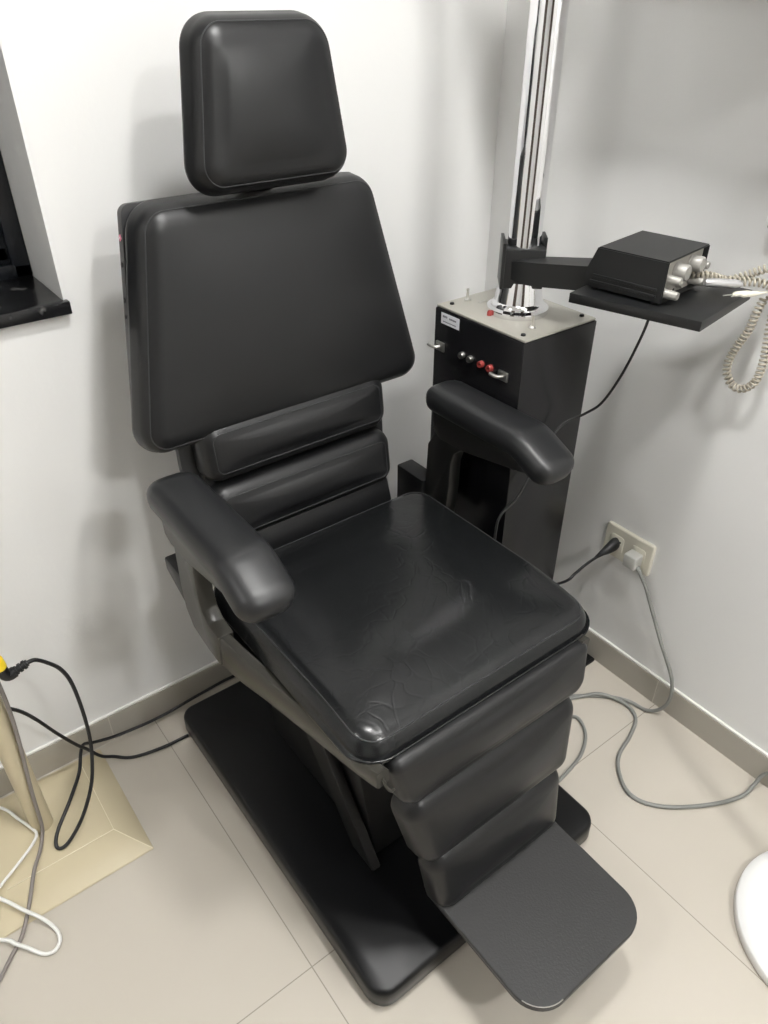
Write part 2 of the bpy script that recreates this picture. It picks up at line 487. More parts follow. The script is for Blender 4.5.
# side rails sweeping from the arm post to the front of the seat
def side_rail(sgn):
    secs = [(0.316, 0.885, .490, .551), (0.319, 0.85, .482, .549), (0.327, 0.81, .475, .540), (0.340, 0.75, .475, .530), (0.352, 0.66, .484, .533), (0.362, 0.56, .498, .534), (0.368, 0.515, .504, .538), (0.370, 0.500, .508, .540)]
    rings = []
    for x, y, z0, z1 in secs:
        if sgn > 0: x = max(x, .392)
        xa, xb = x, x + .020
        ring = [(xa + .003, y, z0), (xa, y, z0 + .004), (xa, y, z1 - .004), (xa + .003, y, z1), (xb - .003, y, z1), (xb, y, z1 - .004), (xb, y, z0 + .004), (xb - .003, y, z0)]
        rings.append([Vector((p[0] if sgn < 0 else mx(p[0]), p[1], p[2])) for p in ring])
    out = []
    for i in range(8):
        col = smooth_path([r[i] for r in rings], 5); out.append(col)
    loft('side_rail', [[out[i][j] for i in range(8)] for j in range(len(out[0]))], M['frame'], chair, 45)
side_rail(-1); side_rail(1)
# bent steel lip at the front end of the left rail
cable('rail_hook', [(0.380, 0.503, .530), (0.382, 0.494, .512), (0.386, 0.489, .505), (0.391, 0.488, .507)], .0022, M['frame'], chair, 5)

# seat cushion
so = rounded([(0.358, 0.512), (0.841, 0.512), (0.842, 0.985), (0.356, 0.985)], [.050, .050, .05, .05], 8, .02)
so = [Vector((p.x - XC, p.y - 0.75)) for p in so]
def seat_sink(p):
    # seat dips a little towards the back and has a soft middle
    return -0.005 * math.exp(-((p.x / .13) ** 2 + ((p.y - .02) / .12) ** 2)) - 0.60 * max(0.0, -0.06 - p.y) ** 2
tilt = math.radians(0.8)
pad('seat_cushion', so, (XC, 0.75, .514), (1, 0, 0), (0, math.cos(tilt), -math.sin(tilt)), (0, math.sin(tilt), math.cos(tilt)), 0.067, .034, .019, M['worn_leather'], chair, rb=.012, seam=M['seam'], seam_d=.014, bulge=.004, sink=seat_sink, seam_r=.0010, crown_p=3.2)

# backrest, panel behind it, lumbar rolls and headrest
rec = math.atan2(1.077 - 1.026, 1.139 - 0.828)
BV = Vector((0, math.sin(rec), math.cos(rec))); BN = Vector((0, -math.cos(rec), math.sin(rec)))
def back_o(z): return Vector((XC, 1.052 + (z - 0.98) * math.tan(rec), z))    # front plane of the backrest
O = back_o(0.970) - BN * 0.060
zb, zt = -0.183, 0.186
bo = rounded([(-0.285, zb), (0.287, zb), (0.208, zt), (-0.203, zt)], [.040, .040, .046, .048], 10, .02)
pad('backrest', bo, O, UX, BV, BN, 0.060, .036, .012, M['leather'], chair, rb=.003, seam=M['seam'], seam_d=.012, bulge=.003)
pw = rounded([(-0.273, zb + .012), (0.270, zb + .012), (0.205, zt + .001), (-0.207, zt + .001)], [.03, .03, .016, .016], 6, .03)
bpanel = pad('back_panel', pw, O - BN * 0.022, UX, BV, BN, 0.022, .001, .0, M['panel_grey'], chair, rb=.004)
# buttons and marks on the left edge of the back panel
def edge_pt(v, off=.0):
    t = (v - (zb + .012)) / (zt + .002 - zb - .012); x = -(0.273 + (0.207 - 0.273) * t)
    return O - BN * 0.011 + UX * (x - off) + BV * v
en = Vector((-1, 0, 0.15))
for v, r, mm, nm in ((0.105, .0045, 'dark', 'button'), (0.055, .0040, 'base_black', 'button'), (0.052, .0022, 'dark', 'jack_hole'), (0.030, .0035, 'dark', 'jack_hole')):
    p = edge_pt(v)
    lathe(nm, [(0, -.002), (r, -.002), (r, .0006), (r * .8, .0010), (0, .0010)], M[mm], bpanel, frame_m(p, en), 16)
p = edge_pt(0.142)
fm = frame_m(p, en)
bm = bmesh.new()
for dx, dy in ((0, .0042), (.0032, 0), (0, -.0042), (-.0032, 0)):
    pass
add_box(bm, (-.0035, -.0035, -.0005), (.0035, .0035, .0009), mtx=fm @ Matrix.Rotation(PI / 4, 4, 'Z'))
d = link('round_sticker', bm, M['pink'], bpanel); d['label'] = 'small pink diamond sticker'
bm = bmesh.new(); add_box(bm, (-.0014, -.0014, .0008), (.0014, .0014, .0012), mtx=fm @ Matrix.Rotation(PI / 4, 4, 'Z'))
link('sticker_symbol', bm, M['paper'], d)

# plate that carries the lumbar rolls
prism('back_frame', [(1.052, .495), (1.068, .495), (1.096, .90), (1.080, .90)], 'x', 0.385, mx(0.385), M['panel_grey'], chair, .003)
prism('lumbar_plate', [(1.020, .515), (1.050, .515), (1.074, .81), (1.060, .81)], 'x', 0.412, mx(0.412), M['dark'], chair, .003)
def lumbar(z0, z1, hw, yf):
    zc = (z0 + z1) / 2; h = (z1 - z0) / 2
    ol = rounded([(-hw, -h), (hw, -h), (hw, h), (-hw, h)], [.034] * 4, 8, .02)
    r = math.radians(8); V = Vector((0, math.sin(r), math.cos(r))); N = Vector((0, -math.cos(r), math.sin(r)))
    pad('lumbar_cushion', ol, Vector((XC, yf, zc)) - N * 0.050, UX, V, N, .050, .030, .008, M['leather'], chair, rb=.006, seam=M['seam'], seam_d=.020)
lumbar(0.712, 0.822, 0.190, 1.016)
lumbar(0.594, 0.708, 0.193, 1.000)
# leather flap between roll and seat
prism('leather_flap', [(0.990, .555), (1.002, .552), (1.030, .610), (1.030, .628), (1.018, .622), (1.004, .596)], 'x', 0.418, mx(0.418), M['leather'], chair, .004)

hrec = math.atan2(1.043 - 1.023, 1.359 - 1.178)
HV = Vector((0, math.sin(hrec), math.cos(hrec))); HN = Vector((0, -math.cos(hrec), math.sin(hrec)))
ho = rounded([(-0.136, -0.109), (0.134, -0.109), (0.108, 0.109), (-0.101, 0.109)], [.038, .040, .050, .044], 12, .015)
HO = Vector((XC + .001, 1.034, 1.270))
head = pad('headrest', ho, HO - HN * 0.062, UX, HV, HN, 0.062, .035, .013, M['leather'], chair, rb=.010, seam=M['seam'], seam_d=.011, bulge=.003)
box('headrest_bracket', (XC - .03, 1.106, 1.10), (XC + .03, 1.116, 1.30), M['dark'], chair, .003)

# armrests
def arm(sgn):
    xc = 0.326 if sgn < 0 else mx(0.326) + .004
    path = smooth_path([(0, 0.978, .773), (0, 0.90, .773), (0, 0.80, .773), (0, 0.748, .773), (0, 0.733, .770), (0, 0.718, .764), (0, 0.690, .751), (0, 0.660, .737)], 8)
    N = len(path); rings = []; K = 24
    L = [0]
    for a, b in zip(path, path[1:]): L.append(L[-1] + (b - a).length)
    tot = L[-1]
    for i, p in enumerate(path):
        t = path[min(i + 1, N - 1)] - path[max(i - 1, 0)]; t.normalize()
        up = Vector((1, 0, 0)).cross(t) * -1
        if up.z < 0: up = -up
        s = L[i]; e = min(s, tot - s)
        R = .030
        f = 1.0 if e >= R else math.sqrt(max(0.0, 1 - ((R - e) / R) ** 2))
        f = max(f, 0.12)
        fw = 0.35 + 0.65 * f if e < R else 1.0
        if e < 1e-6: fw = 0.40
        hw, hh = .0435 * fw, .026 * (0.25 + 0.75 * f)
        ring = []
        for k in range(K):
            a = 2 * PI * k / K; ca, sa = math.cos(a), math.sin(a)
            q = 0.62
            ring.append(p + Vector((xc + hw * math.copysign(abs(ca) ** q, ca), 0, 0)) + up * (hh * math.copysign(abs(sa) ** (q + .1), sa)))
        rings.append(ring)
    loft('armrest', rings, M['arm_vinyl'], chair, None)
    # bent sheet support: channel under the pad and post down to the rail
    x0, x1 = (0.315, 0.344)
    if sgn > 0: x0, x1 = mx(x1), mx(x0)
    post = [(0.955, .74), (0.952, .705), (0.974, .668), (0.977, .58), (0.973, .53), (0.952, .499), (0.90, .488), (0.855, .485), (0.850, .550), (0.882, .556), (0.900, .572), (0.906, .600), (0.906, .650), (0.898, .678), (0.884, .692), (0.868, .698), (0.850, .74)]
    if sgn > 0:
        post = [(0.955, .74), (0.952, .705), (0.974, .668), (0.977, .58), (0.973, .51), (0.915, .51), (0.906, .600), (0.906, .650), (0.898, .678), (0.884, .692), (0.868, .698), (0.850, .74)]
    chan = [(0.962, .757), (0.956, .704), (0.935, .694), (0.868, .697), (0.730, .722), (0.702, .732), (0.725, .757)]
    bm = bmesh.new()
    add_prism(bm, post, 'x', x0, x1, .003)
    c0, c1 = (0.299, 0.346) if sgn < 0 else (mx(0.346), mx(0.299))
    add_prism(bm, chan, 'x', c0, c1, .003)
    link('armrest_support', bm, M['arm_metal'] if sgn > 0 else M['frame'], chair)
    # stub bracket behind the post
    bx0, bx1 = (0.322, 0.346) if sgn < 0 else (mx(0.352), mx(0.312))
    bm = bmesh.new()
    lowz = .556 if sgn < 0 else .490
    add_prism(bm, [(0.975, .512), (1.060, lowz), (1.060, .582), (0.975, .582)], 'x', bx0, bx1, .004)
    link('arm_bracket', bm, M['base_black'], chair)
arm(-1); arm(1)

# leg rest rolls and footplate
def leg(z0, z1, w0, w1, yf, th, rf=.030, rt=.032):
    zc = (z0 + z1) / 2; h = (z1 - z0) / 2
    r = math.radians(10.5); V = Vector((0, math.sin(r), math.cos(r))); N = Vector((0, -math.cos(r), math.sin(r)))
    ol = rounded([(-w0, -h), (w0, -h), (w1, h), (-w1, h)], [.032, .032, rt, rt], 8, .02)
    pad('leg_cushion', ol, Vector((XC, yf, zc)) - N * th, UX, V, N, th, rf, .008, M['leather'], chair, rb=.006)
leg(.446, .541, .190, .204, .485, .045, .016, .018)
leg(.290, .440, .160, .190, .467, .055)
leg(.160, .300, .140, .154, .446, .046)
prism('leg_rest_panel', [(0.482, .160), (0.498, .160), (0.560, .50), (0.540, .50)], 'x', 0.465, mx(0.465), M['dark'], chair, .003)
fo = rounded([(XC - .134, 0.236), (XC + .128, 0.236), (XC + .130, 0.480), (XC - .136, 0.480)], [.054, .054, .006, .006], 10, .03)
bm = bmesh.new()
vr = [[bm.verts.new((p.x, p.y, h)) for p in r] for r, h in ((inset(fo, .002), .160), (fo, .162), (fo, .171), (inset(fo, .002), .173))]
n = len(fo)
for a, b in zip(vr, vr[1:]):
    for i in range(n): bm.faces.new((a[i], a[(i + 1) % n], b[(i + 1) % n], b[i]))
bm.faces.new(vr[0][::-1]); bm.faces.new(vr[-1])
fp = link('footplate', bm, M['footplate'], chair)
bm = bmesh.new(); add_tube(bm, [(p.x, p.y, .1725) for p in inset(fo, .0015) if p.y < 0.275 and p.x < XC - .075], .0009, 6)
e = link('worn_edge', bm, M['knob'], fp, angle=None); e['label'] = 'worn bare metal edge'
rot_to(chair, (XC, 0.81, 0))

# ------------------------------------------------------------------ instrument column cabinet with chrome pole
cab = thing('instrument_cabinet', 'tall black cabinet with pale metal top and chrome pole, behind the right armrest', 'cabinet')
CX0, CX1, CY0, CY1, CZ = 0.916, 1.103, 0.811, 1.043, 0.910
box('cabinet_body', (CX0, CY0, 0.0), (CX1, CY1, CZ), M['cabinet'], cab, .003)
top = box('top_plate', (CX0 + .002, CY0 + .002, CZ + .0002), (CX1 - .002, CY1 - .002, CZ + .005), M['alu'], cab, .0015)
for x, y in ((0.940, 1.023), (0.933, 0.832), (1.086, 0.834), (1.086, 1.030)):
    lathe('screw', [(0, 0), (.0045, 0), (.004, .003), (0, .0035)], M['dark'], top, Matrix.Translation((x, y, CZ + .005)), 14)
PX, PY = 1.013, 0.925
lathe('pole_foot', [(0, 0), (.056, 0), (.057, .004), (.056, .010), (.049, .013), (.048, .018), (.044, .022), (.0400, .045), (.037, .060), (0, .060)], M['chrome'], cab, Matrix.Translation((PX, PY, CZ + .005)), 48)
lathe('pole', [(0, 0), (.029, 0), (.029, 1.18), (.0275, 1.185), (0, 1.185)], M['chrome'], cab, Matrix.Translation((PX, PY, CZ + .06)), 48, 60)
for x, y, nm in ((0.978, 1.022, 'toggle_switch'), (0.971, 0.847, 'toggle_switch')):
    s = lathe(nm, [(0, 0), (.0065, 0), (.0065, .002), (.004, .004), (.0028, .005), (.0022, .018), (.0030, .021), (0, .023)], M['steel'], top, Matrix.Translation((x, y, CZ + .005)), 16)
for x, y, mm in ((0.955, 0.938, 'red'), (0.968, 0.938, 'darkred')):
    o = lathe('pilot_light', [(0, 0), (.0048, 0), (.0045, .006), (.003, .009), (0, .010)], M[mm], top, Matrix.Translation((x, y, CZ + .005)), 16)
bm = bmesh.new(); add_box(bm, (0.985, 0.995, CZ + .005), (1.002, 1.000, CZ + .0056))
link('engraved_mark', bm, M['steel'], top)
# front face fittings (the face looks towards the chair)
fx = CX0
lab = box('paper_label', (fx - .0008, 0.974, .884), (fx + .0005, 1.024, .905), M['paper'], cab)
lab['label'] = 'small white sticker with two lines of print'
bm = bmesh.new()
rnd = random.Random(3)
for (za, zb_, ya, yb, hh) in ((.8985, .8985, 1.019, 1.008, .0042), (.8975, .8975, 1.001, .982, .0036), (.889, .889, 1.018, .984, .0020)):
    y = ya
    while y > yb:
        wd = rnd.uniform(.0012, .0028)
        add_box(bm, (fx - .0011, y - wd, za - hh * rnd.uniform(.6, 1) / 1.0 * .5), (fx - .0007, y, za + hh * .5))
        y -= wd + .0009
link('print', bm, M['ink'], lab, smooth=False)
for y in (1.022, 0.852):
    bm = bmesh.new()
    add_box(bm, (fx - .004, y - .012, .829), (fx + .001, y + .012, .847), .0015)
    add_tube(bm, smooth_path([(fx - .002, y, .838), (fx - .010, y + .002, .838), (fx - .015, y + .008, .839), (fx - .017, y + .018, .841)], 5), .0035, 10)
    link('hook', bm, M['steel'], cab)
for y, mm, nm in ((0.960, 'steel', 'jack_socket'), (0.937, 'steel', 'jack_socket'), (0.908, 'red', 'jack_socket'), (0.885, 'red', 'jack_socket')):
    bm = bmesh.new()
    add_lathe(bm, [(0.0026, .003), (.0026, .0075), (.0058, .0075), (.0066, .005), (.0066, -.001)], frame_m((fx, y, .841), (-1, 0, 0)), 20)
    j = link(nm, bm, M[mm], cab)
    if mm == 'red': j['label'] = 'red jack socket'
    lathe('jack_hole', [(0, .001), (.0027, .001), (.0027, .004), (0, .004)], M['dark'], j, frame_m((fx, y, .841), (-1, 0, 0)), 16)
# sliding collar and swing arm carrying the tray
cn = Vector((-.66, -.7513, 0)); cs = Vector((.7513, -.66, 0))       # front and side directions of the collar
CM = Matrix((cs, -cn, Vector((0, 0, 1)))).transposed().to_4x4(); CM.translation = (PX, PY, 0)
bm = bmesh.new()
add_box(bm, (-.036, -.034, .966), (.036, .034, 1.034), .002, 2, CM)
add_box(bm, (-.039, -.036, .965), (-.033, .034, 1.044), .001, 2, CM)
add_box(bm, (.033, -.010, 1.024), (.039, .034, 1.048), .001, 2, CM)
link('collar', bm, M['instrument'], cab)
S0 = Vector((PX, PY, 0)) + cn * .034 - cs * .020
E0 = Vector((1.040, 0.795, 0))
adir = (E0 - S0); alen = adir.length; adir.normalize(); an = Vector((-adir.y, adir.x, 0))
rings = []
for t, z0, z1, h0, h1 in ((0.0, .984, 1.014, -.004, .006), (.12, .980, 1.018, -.010, .016), (.35, .980, 1.020, -.014, .030), (1.0, .9845, 1.026, -.016, .036)):
    p = S0 + adir * (alen * t)
    rings.append([p + an * h1 + Vector((0, 0, z0)), p + an * h1 + Vector((0, 0, z1)), p + an * h0 + Vector((0, 0, z1)), p + an * h0 + Vector((0, 0, z0))])
loft('swing_arm', rings, M['instrument'], cab, 30)
# tray plate at the end of the arm
T0, T1, T2 = Vector((0.962, 0.770)), Vector((1.018, 0.565)), Vector((1.212, 0.600))
T3 = T0 + T2 - T1
prism('tray', [tuple(T0), tuple(T1), tuple(T2), tuple(T3)], 'z', .984, 1.000, M['instrument'], cab, .0012)
# unseen upper head on the pole, added and shaped to shade the right wall
bm = bmesh.new(); add_prism(bm, [(PX - .05, PY - .05), (PX + .05, PY - .05), (PX + .05, PY + .05), (PX - .05, PY + .05)], 'z', 1.62, 1.70, .004)
link('upper_collar', bm, M['instrument'], cab)
bm = bmesh.new(); add_tube(bm, [(PX, PY, 1.66), (1.10, 0.72, 1.66), (1.10, .70, 1.57)], .024, 16)
link('upper_arm', bm, M['instrument'], cab)
box('shading_head', (1.06, 0.36, 1.455), (1.17, 0.90, 1.60), M['instrument'], cab, .012)
rot_to(cab, ((CX0 + CX1) / 2, (CY0 + CY1) / 2, 0))

# ------------------------------------------------------------------ instrument box on the tray
inst = thing('diagnostic_instrument', 'small black instrument box with grey knobs, sitting on the swing-out tray', 'instrument')
Ub = Vector((.987, .150, 0)).normalized(); Vb = Vector((-.150, .987, 0)).normalized()
B0 = Vector((1.020, 0.640, 1.0004))
bl, bw = .140, .134
def bp3(u, v, z): return B0 + Ub * u + Vb * v + Vector((0, 0, z))
# housing: hood profile in (v,z) swept along u
prof = [(0.0, 0.004), (0.0, .068), (0.120, .068), (0.137, .026), (bw, .004)]
bm = bmesh.new()
a = [bm.verts.new(bp3(0, v, z)) for v, z in prof]; b = [bm.verts.new(bp3(bl, v, z)) for v, z in prof]
fr = []
n = len(prof)
bm.faces.new(a); bm.faces.new(b[::-1])
for i in range(n): bm.faces.new((a[i], a[(i + 1) % n], b[(i + 1) % n], b[i]))
bmesh.ops.recalc_face_normals(bm, faces=bm.faces)
# recess the front face so the hood overhangs the panel
ff = [f for f in bm.faces if f.normal.dot(-Vb) > .95][0]
r = bmesh.ops.inset_region(bm, faces=[ff], thickness=.004)
for v in ff.verts: v.co += Vb * .010
bmesh.ops.bevel(bm, geom=[e for e in bm.edges if len(e.link_faces) == 2 and e.calc_face_angle() > .3 and all((v.co - B0).dot(Vb) < .2 for v in e.verts)], offset=.0018, segments=2, affect='EDGES')
link('housing', bm, M['instrument'], inst)
# side ridge
bm = bmesh.new()
add_box(bm, (-.0022, .010, .012), (.001, .126, .016), .0008); add_box(bm, (-.0022, .010, .022), (.001, .122, .026), .0008)
R3 = Matrix((Ub, Vb, Vector((0, 0, 1)))).transposed().to_4x4(); R3.translation = B0
bmesh.ops.transform(bm, matrix=R3, verts=bm.verts)
link('side_ridge', bm, M['instrument'], inst)
fpn = box('control_panel', (.005, .0075, .0085), (bl - .005, .0101, .0635), M['faceplate'], inst, mtx=R3)
def knob(u, z, r, h, m='knob'):
    fm = frame_m(bp3(u, .0078, z), -Vb)
    bm = bmesh.new()
    add_lathe(bm, [(r * 1.12, 0), (r * 1.12, .002), (r, .003), (r * .97, h * .9), (r * .85, h), (0, h)], fm, 24)
    link('control_knob', bm, M[m], inst, angle=40)
for u, z, r, h in ((.048, .044, .0125, .020), (.098, .046, .0125, .020), (.025, .036, .0068, .022), (.018, .016, .0068, .024), (.122, .040, .0060, .020), (.105, .018, .0068, .024), (.062, .020, .0050, .010)):
    knob(u, z, r, h)
for u in (.040, .052, .075, .085):
    lathe('jack_hole', [(0, 0), (.0022, 0), (.0022, .0008), (0, .0008)], M['dark'], inst, frame_m(bp3(u, .0076, .0135), -Vb), 12)
for u, v in ((.01, .015), (.13, .015), (.01, .120), (.13, .120)):
    lathe('foot', [(0, -.0003), (.006, -.0003), (.006, .006), (0, .006)], M['dark'], inst, Matrix.Translation(bp3(u, v, 0)), 14)
rot_to(inst, tuple(bp3(bl / 2, bw / 2, 0)))

# coiled cords, handpiece and probe leads at the tray edge
def coil(name, pts, R, r, turns_per_m, m, label, group=None):
    base = smooth_path(pts, 14)
    L = [0.0]
    for a, b in zip(base, base[1:]): L.append(L[-1] + (b - a).length)
    tot = L[-1]; nt = int(tot * turns_per_m); ns = nt * 9
    out = []; ref = None; j = 0
    for i in range(ns + 1):
        s = tot * i / ns
        while j < len(L) - 2 and L[j + 1] < s: j += 1
        t = (s - L[j]) / max(1e-9, L[j + 1] - L[j]); p = base[j].lerp(base[j + 1], t)
        tan = (base[min(j + 2, len(base) - 1)] - base[max(j - 1, 0)]).normalized()
        if ref is None: ref = tan.orthogonal()
        x = (ref - tan * ref.dot(tan)).normalized(); y = tan.cross(x); ref = x
        a = 2 * PI * nt * i / ns
        out.append(p + x * (R * math.cos(a)) + y * (R * math.sin(a)))
    bm = bmesh.new(); add_tube(bm, out, r, 6)
    o = link(name, bm, m, None, angle=None)
    return tag(o, label, 'cord', group)
coil('coiled_cord', [(1.115, .658, 1.030), (1.140, .640, 1.026), (1.165, .630, 1.018), (1.185, .610, 1.016), (1.203, .590, 1.016), (1.214, .572, 1.010), (1.222, .563, .985), (1.222, .559, .940), (1.222, .553, .890), (1.222, .556, .852), (1.222, .573, .831), (1.222, .593, .830), (1.222, .608, .846), (1.222, .612, .868), (1.222, .605, .898), (1.222, .593, .930), (1.222, .588, .962), (1.224, .583, .990)], .0056, .0021, 135, M['coil'], 'beige coiled cord drooping in a long loop over the tray corner')
coil('coiled_cord', [(1.148, .668, 1.018), (1.168, .652, 1.013), (1.190, .636, 1.010), (1.206, .616, 1.020), (1.212, .590, 1.036), (1.222, .560, 1.048), (1.232, .530, 1.048)], .0056, .0021, 135, M['coil'], 'short beige coiled cord lying along the back edge of the tray beside the box')
hp = lathe('handpiece', [(0, 0), (.0045, 0), (.006, .004), (.0068, .012), (.0072, .050), (.0055, .060), (.003, .064), (0, .065)], M['silver'], None, frame_m((1.106, .626, 1.0260), (1.185 - 1.106, .580 - .626, -.008)), 20)
tag(hp, 'silver pen-shaped handpiece lying above the tray, in front of the coiled cord', 'handpiece')
pl = thing('probe_lead', 'pair of cream probe connectors with thin metal tips at the right corner of the tray', 'connector')
for k, (a, b) in enumerate((((1.118, .598, 1.010), (1.190, .570, 1.010)), ((1.128, .590, 1.0085), (1.196, .562, 1.010)))):
    a, b = Vector(a), Vector(b); d = (b - a).normalized()
    s = lathe('connector_sleeve', [(0, 0), (.0022, 0), (.0042, .006), (.0042, .026), (.0025, .034), (.0012, .050), (0, .051)], M['ivory'], pl, frame_m(a + d * .018, d), 14)
    lathe('metal_tip', [(0, 0), (.0009, .001), (.0012, .020), (0, .020)], M['steel'], s, frame_m(a, d), 10)
rot_to(pl, (1.15, .585, 1.0))

# cable from the tray down past the cabinet front
c = cable('instrument_cable', [(1.022, .655, .9835), (1.024, .665, .940), (1.030, .690, .868), (1.046, .730, .795), (1.049, .765, .757), (1.020, .788, .735), (0.985, .792, .700), (0.946, .790, .646), (0.911, .785, .613), (0.872, .782, .596), (0.862, .782, .56), (0.868, .785, .45), (0.885, .79, .20), (0.890, .79, .02)], .0024, M['black_cable'])
tag(c, 'thin black cable hanging from under the tray and down past the tall cabinet', 'cable')

# ------------------------------------------------------------------ wall socket and plugs
so_ = thing('wall_socket', 'cream double wall socket plate low on the right wall', 'socket')
plate = rounded([(0.672, .326), (0.798, .326), (0.798, .408), (0.672, .408)], .005, 4, .03)
bm = bmesh.new()
rings = [(plate, XW), (plate, XW - .007), (inset(plate, .002), XW - .009)]
vr = [[bm.verts.new((x, p.x, p.y)) for p in r] for r, x in rings]
n = len(plate)
for a, b in zip(vr, vr[1:]):
    for i in range(n): bm.faces.new((a[i], a[(i + 1) % n], b[(i + 1) % n], b[i]))
bm.faces.new(vr[0]); bm.faces.new(vr[-1])
link('socket_plate', bm, M['ivory'], so_)
for yc in (0.764, 0.706):
    ins = [(yc - .018, .346), (yc + .018, .346), (yc + .018, .388), (yc - .018, .388)]
    r = rounded(ins, .008, 5, .03)
    bm = bmesh.new(); add_prism(bm, [tuple(p) for p in r], 'x', XW - .0105, XW - .0085, .0005)
    s_ = link('socket_insert', bm, M['ivory'], so_)
    for dy, dz in ((-.0095, .002), (.0095, .002), (0, -.004)):
        lathe('pin_hole', [(0, 0), (.0024, 0), (.0024, .0006), (0, .0006)], M['dark'], s_, frame_m((XW - .0105, yc + dy, .372 + dz), (-1, 0, 0)), 12)
rot_to(so_, (XW, .735, .367))

pg = thing('power_plug', 'black power plug in the left outlet with its black cord running behind the chair', 'plug')
bm = bmesh.new()
rings = []
for t, hw, hh, p in ((0, .011, .016, (XW - .0112, .765, .366)), (.3, .012, .017, (XW - .020, .765, .365)), (.6, .010, .013, (XW - .036, .766, .361)), (.9, .006, .007, (XW - .052, .769, .355)), (1, .0035, .0035, (XW - .066, .773, .346))):
    rings.append([Vector(p) + Vector((0, hw * math.cos(2 * PI * k / 18), hh * math.sin(2 * PI * k / 18))) for k in range(18)])
bm.free()
loft('plug_body', rings, M['black_cable'], pg, 60)
cable('cord', [(XW - .064, .772, .347), (1.175, .782, .330), (1.150, .790, .309), (1.130, .797, .292), (1.118, .85, .24), (1.116, .95, .12), (1.116, 1.02, .03), (1.125, 1.10, .006)], .0032, M['black_cable'], pg)
rot_to(pg, (XW - .01, .765, .366))
pg = thing('power_plug', 'grey square power plug in the right outlet with a grey cord dropping to the floor', 'plug')
bm = bmesh.new(); add_box(bm, (XW - .040, .690, .345), (XW - .0112, .722, .379), .004, 3)
link('plug_body', bm, mat('pale_grey_plastic', (0.50, 0.50, 0.47), 0.4), pg)
bm = bmesh.new(); add_tube(bm, [(XW - .026, .692, .352), (XW - .027, .682, .345), (XW - .028, .674, .336)], lambda t: .0060 - .0022 * t, 10)
link('strain_relief', bm, M['grey_cable'], pg)
cable('cord', [(XW - .028, .676, .338), (1.231, .656, .312), (1.232, .628, .262), (1.232, .588, .195), (1.231, .548, .136), (1.229, .533, .092), (1.226, .534, .050), (1.222, .552, .016), (1.212, .575, .006), (1.205, .610, .005), (1.182, .645, .005), (1.130, .690, .005), (1.060, .735, .005), (0.98, .77, .005), (0.90, .79, .005)], .0043, M['grey_cable'], pg)
rot_to(pg, (XW - .01, .706, .362))
c = cable('floor_cable', [(0.90, .735, .005), (1.00, .735, .005), (1.075, .712, .005), (1.125, .690, .006), (1.158, .668, .0125), (1.180, .636, .0105), (1.190, .601, .006), (1.172, .568, .005), (1.122, .546, .005), (1.063, .529, .005), (1.028, .503, .005), (1.001, .461, .005), (1.006, .421, .005), (1.045, .377, .005), (1.116, .332, .005), (1.180, .306, .005), (1.222, .303, .012), (1.238, .300, .035), (1.241, .280, .065), (1.242, .240, .090)], .0043, M['grey_cable'])
tag(c, 'grey cable snaking in an S across the tiles from the chair to the right wall', 'cable')
c = cable('floor_cable', [(0.93, .665, .005), (1.00, .675, .005), (1.050, .668, .005), (1.068, .650, .005), (1.046, .611, .005), (1.001, .583, .005), (0.950, .570, .005), (0.87, .560, .005)], .0040, M['grey_cable'])
tag(c, 'short grey cable loop peeking out beside the leg cushions of the chair', 'cable')
# black foot switch on the floor by the skirting
fs = thing('foot_switch', 'low black foot switch on the floor against the right skirting, behind the seat', 'switch')
box('switch_base', (1.110, .750, 0), (1.246, .800, .010), M['dark'], fs, .003)
prism('pedal', [(1.115, .0105), (1.240, .0105), (1.240, .014), (1.115, .022)], 'y', .754, .795, M['base_black'], fs, .002)
rot_to(fs, (1.178, .771, 0))

# white wall box at the right edge of the photograph
wb = thing('wall_dispenser', 'small white box with a grey underside fixed to the right wall', 'dispenser')
box('case', (XW - .030, .545, 1.098), (XW - .0005, .620, 1.20), M['white_plastic'], wb, .006, 3)
box('grey_bottom', (XW - .027, .548, 1.090), (XW - .002, .616, 1.099), M['grey_cable'], wb, .003)
rot_to(wb, (XW, .586, 1.09))

# ------------------------------------------------------------------ white pedestal at the right
dk = thing('pedestal_stand', 'white round pedestal foot on the floor at the right edge of the picture', 'stand')
DX, DY = 1.050, 0.040
lathe('round_foot', [(0, 0), (.168, 0), (.171, .003), (.171, .019), (.169, .022), (.150, .027), (.090, .038), (.045, .048), (.028, .054), (0, .054)], M['white_plastic'], dk, Matrix.Translation((DX, DY, 0)), 96, 50)
lathe('column', [(0, 0), (.026, 0), (.024, .012), (.016, .020), (.015, .62), (0, .62)], M['white_plastic'], dk, Matrix.Translation((DX, DY, .053)), 32)
rot_to(dk, (DX, DY, 0))

# ------------------------------------------------------------------ cream stand at the left
st = thing('floor_stand', 'cream column rising from a square cream foot plate, left of the black chair', 'stand')
X0, X1, Y0, Y1 = -0.150, 0.149, 0.945, 1.243
ix0, ix1, iy0, iy1 = -0.103, 0.099, 1.013, 1.195
bm = bmesh.new()
lv = [((X0, Y0, 0), (X1, Y0, 0), (X1, Y1, 0), (X0, Y1, 0)), ((X0, Y0, .003), (X1, Y0, .003), (X1, Y1, .003), (X0, Y1, .003)), ((ix0, iy0, .030), (ix1, iy0, .030), (ix1, iy1, .030), (ix0, iy1, .030))]
vr = [[bm.verts.new(p) for p in l] for l in lv]
for a, b in zip(vr, vr[1:]):
    for i in range(4): bm.faces.new((a[i], a[(i + 1) % 4], b[(i + 1) % 4], b[i]))
bm.faces.new(vr[0][::-1]); bm.faces.new(vr[-1])
bmesh.ops.bevel(bm, geom=bm.edges[:], offset=.0012, segments=2, affect='EDGES')
link('foot_plate', bm, M['cream'], st)
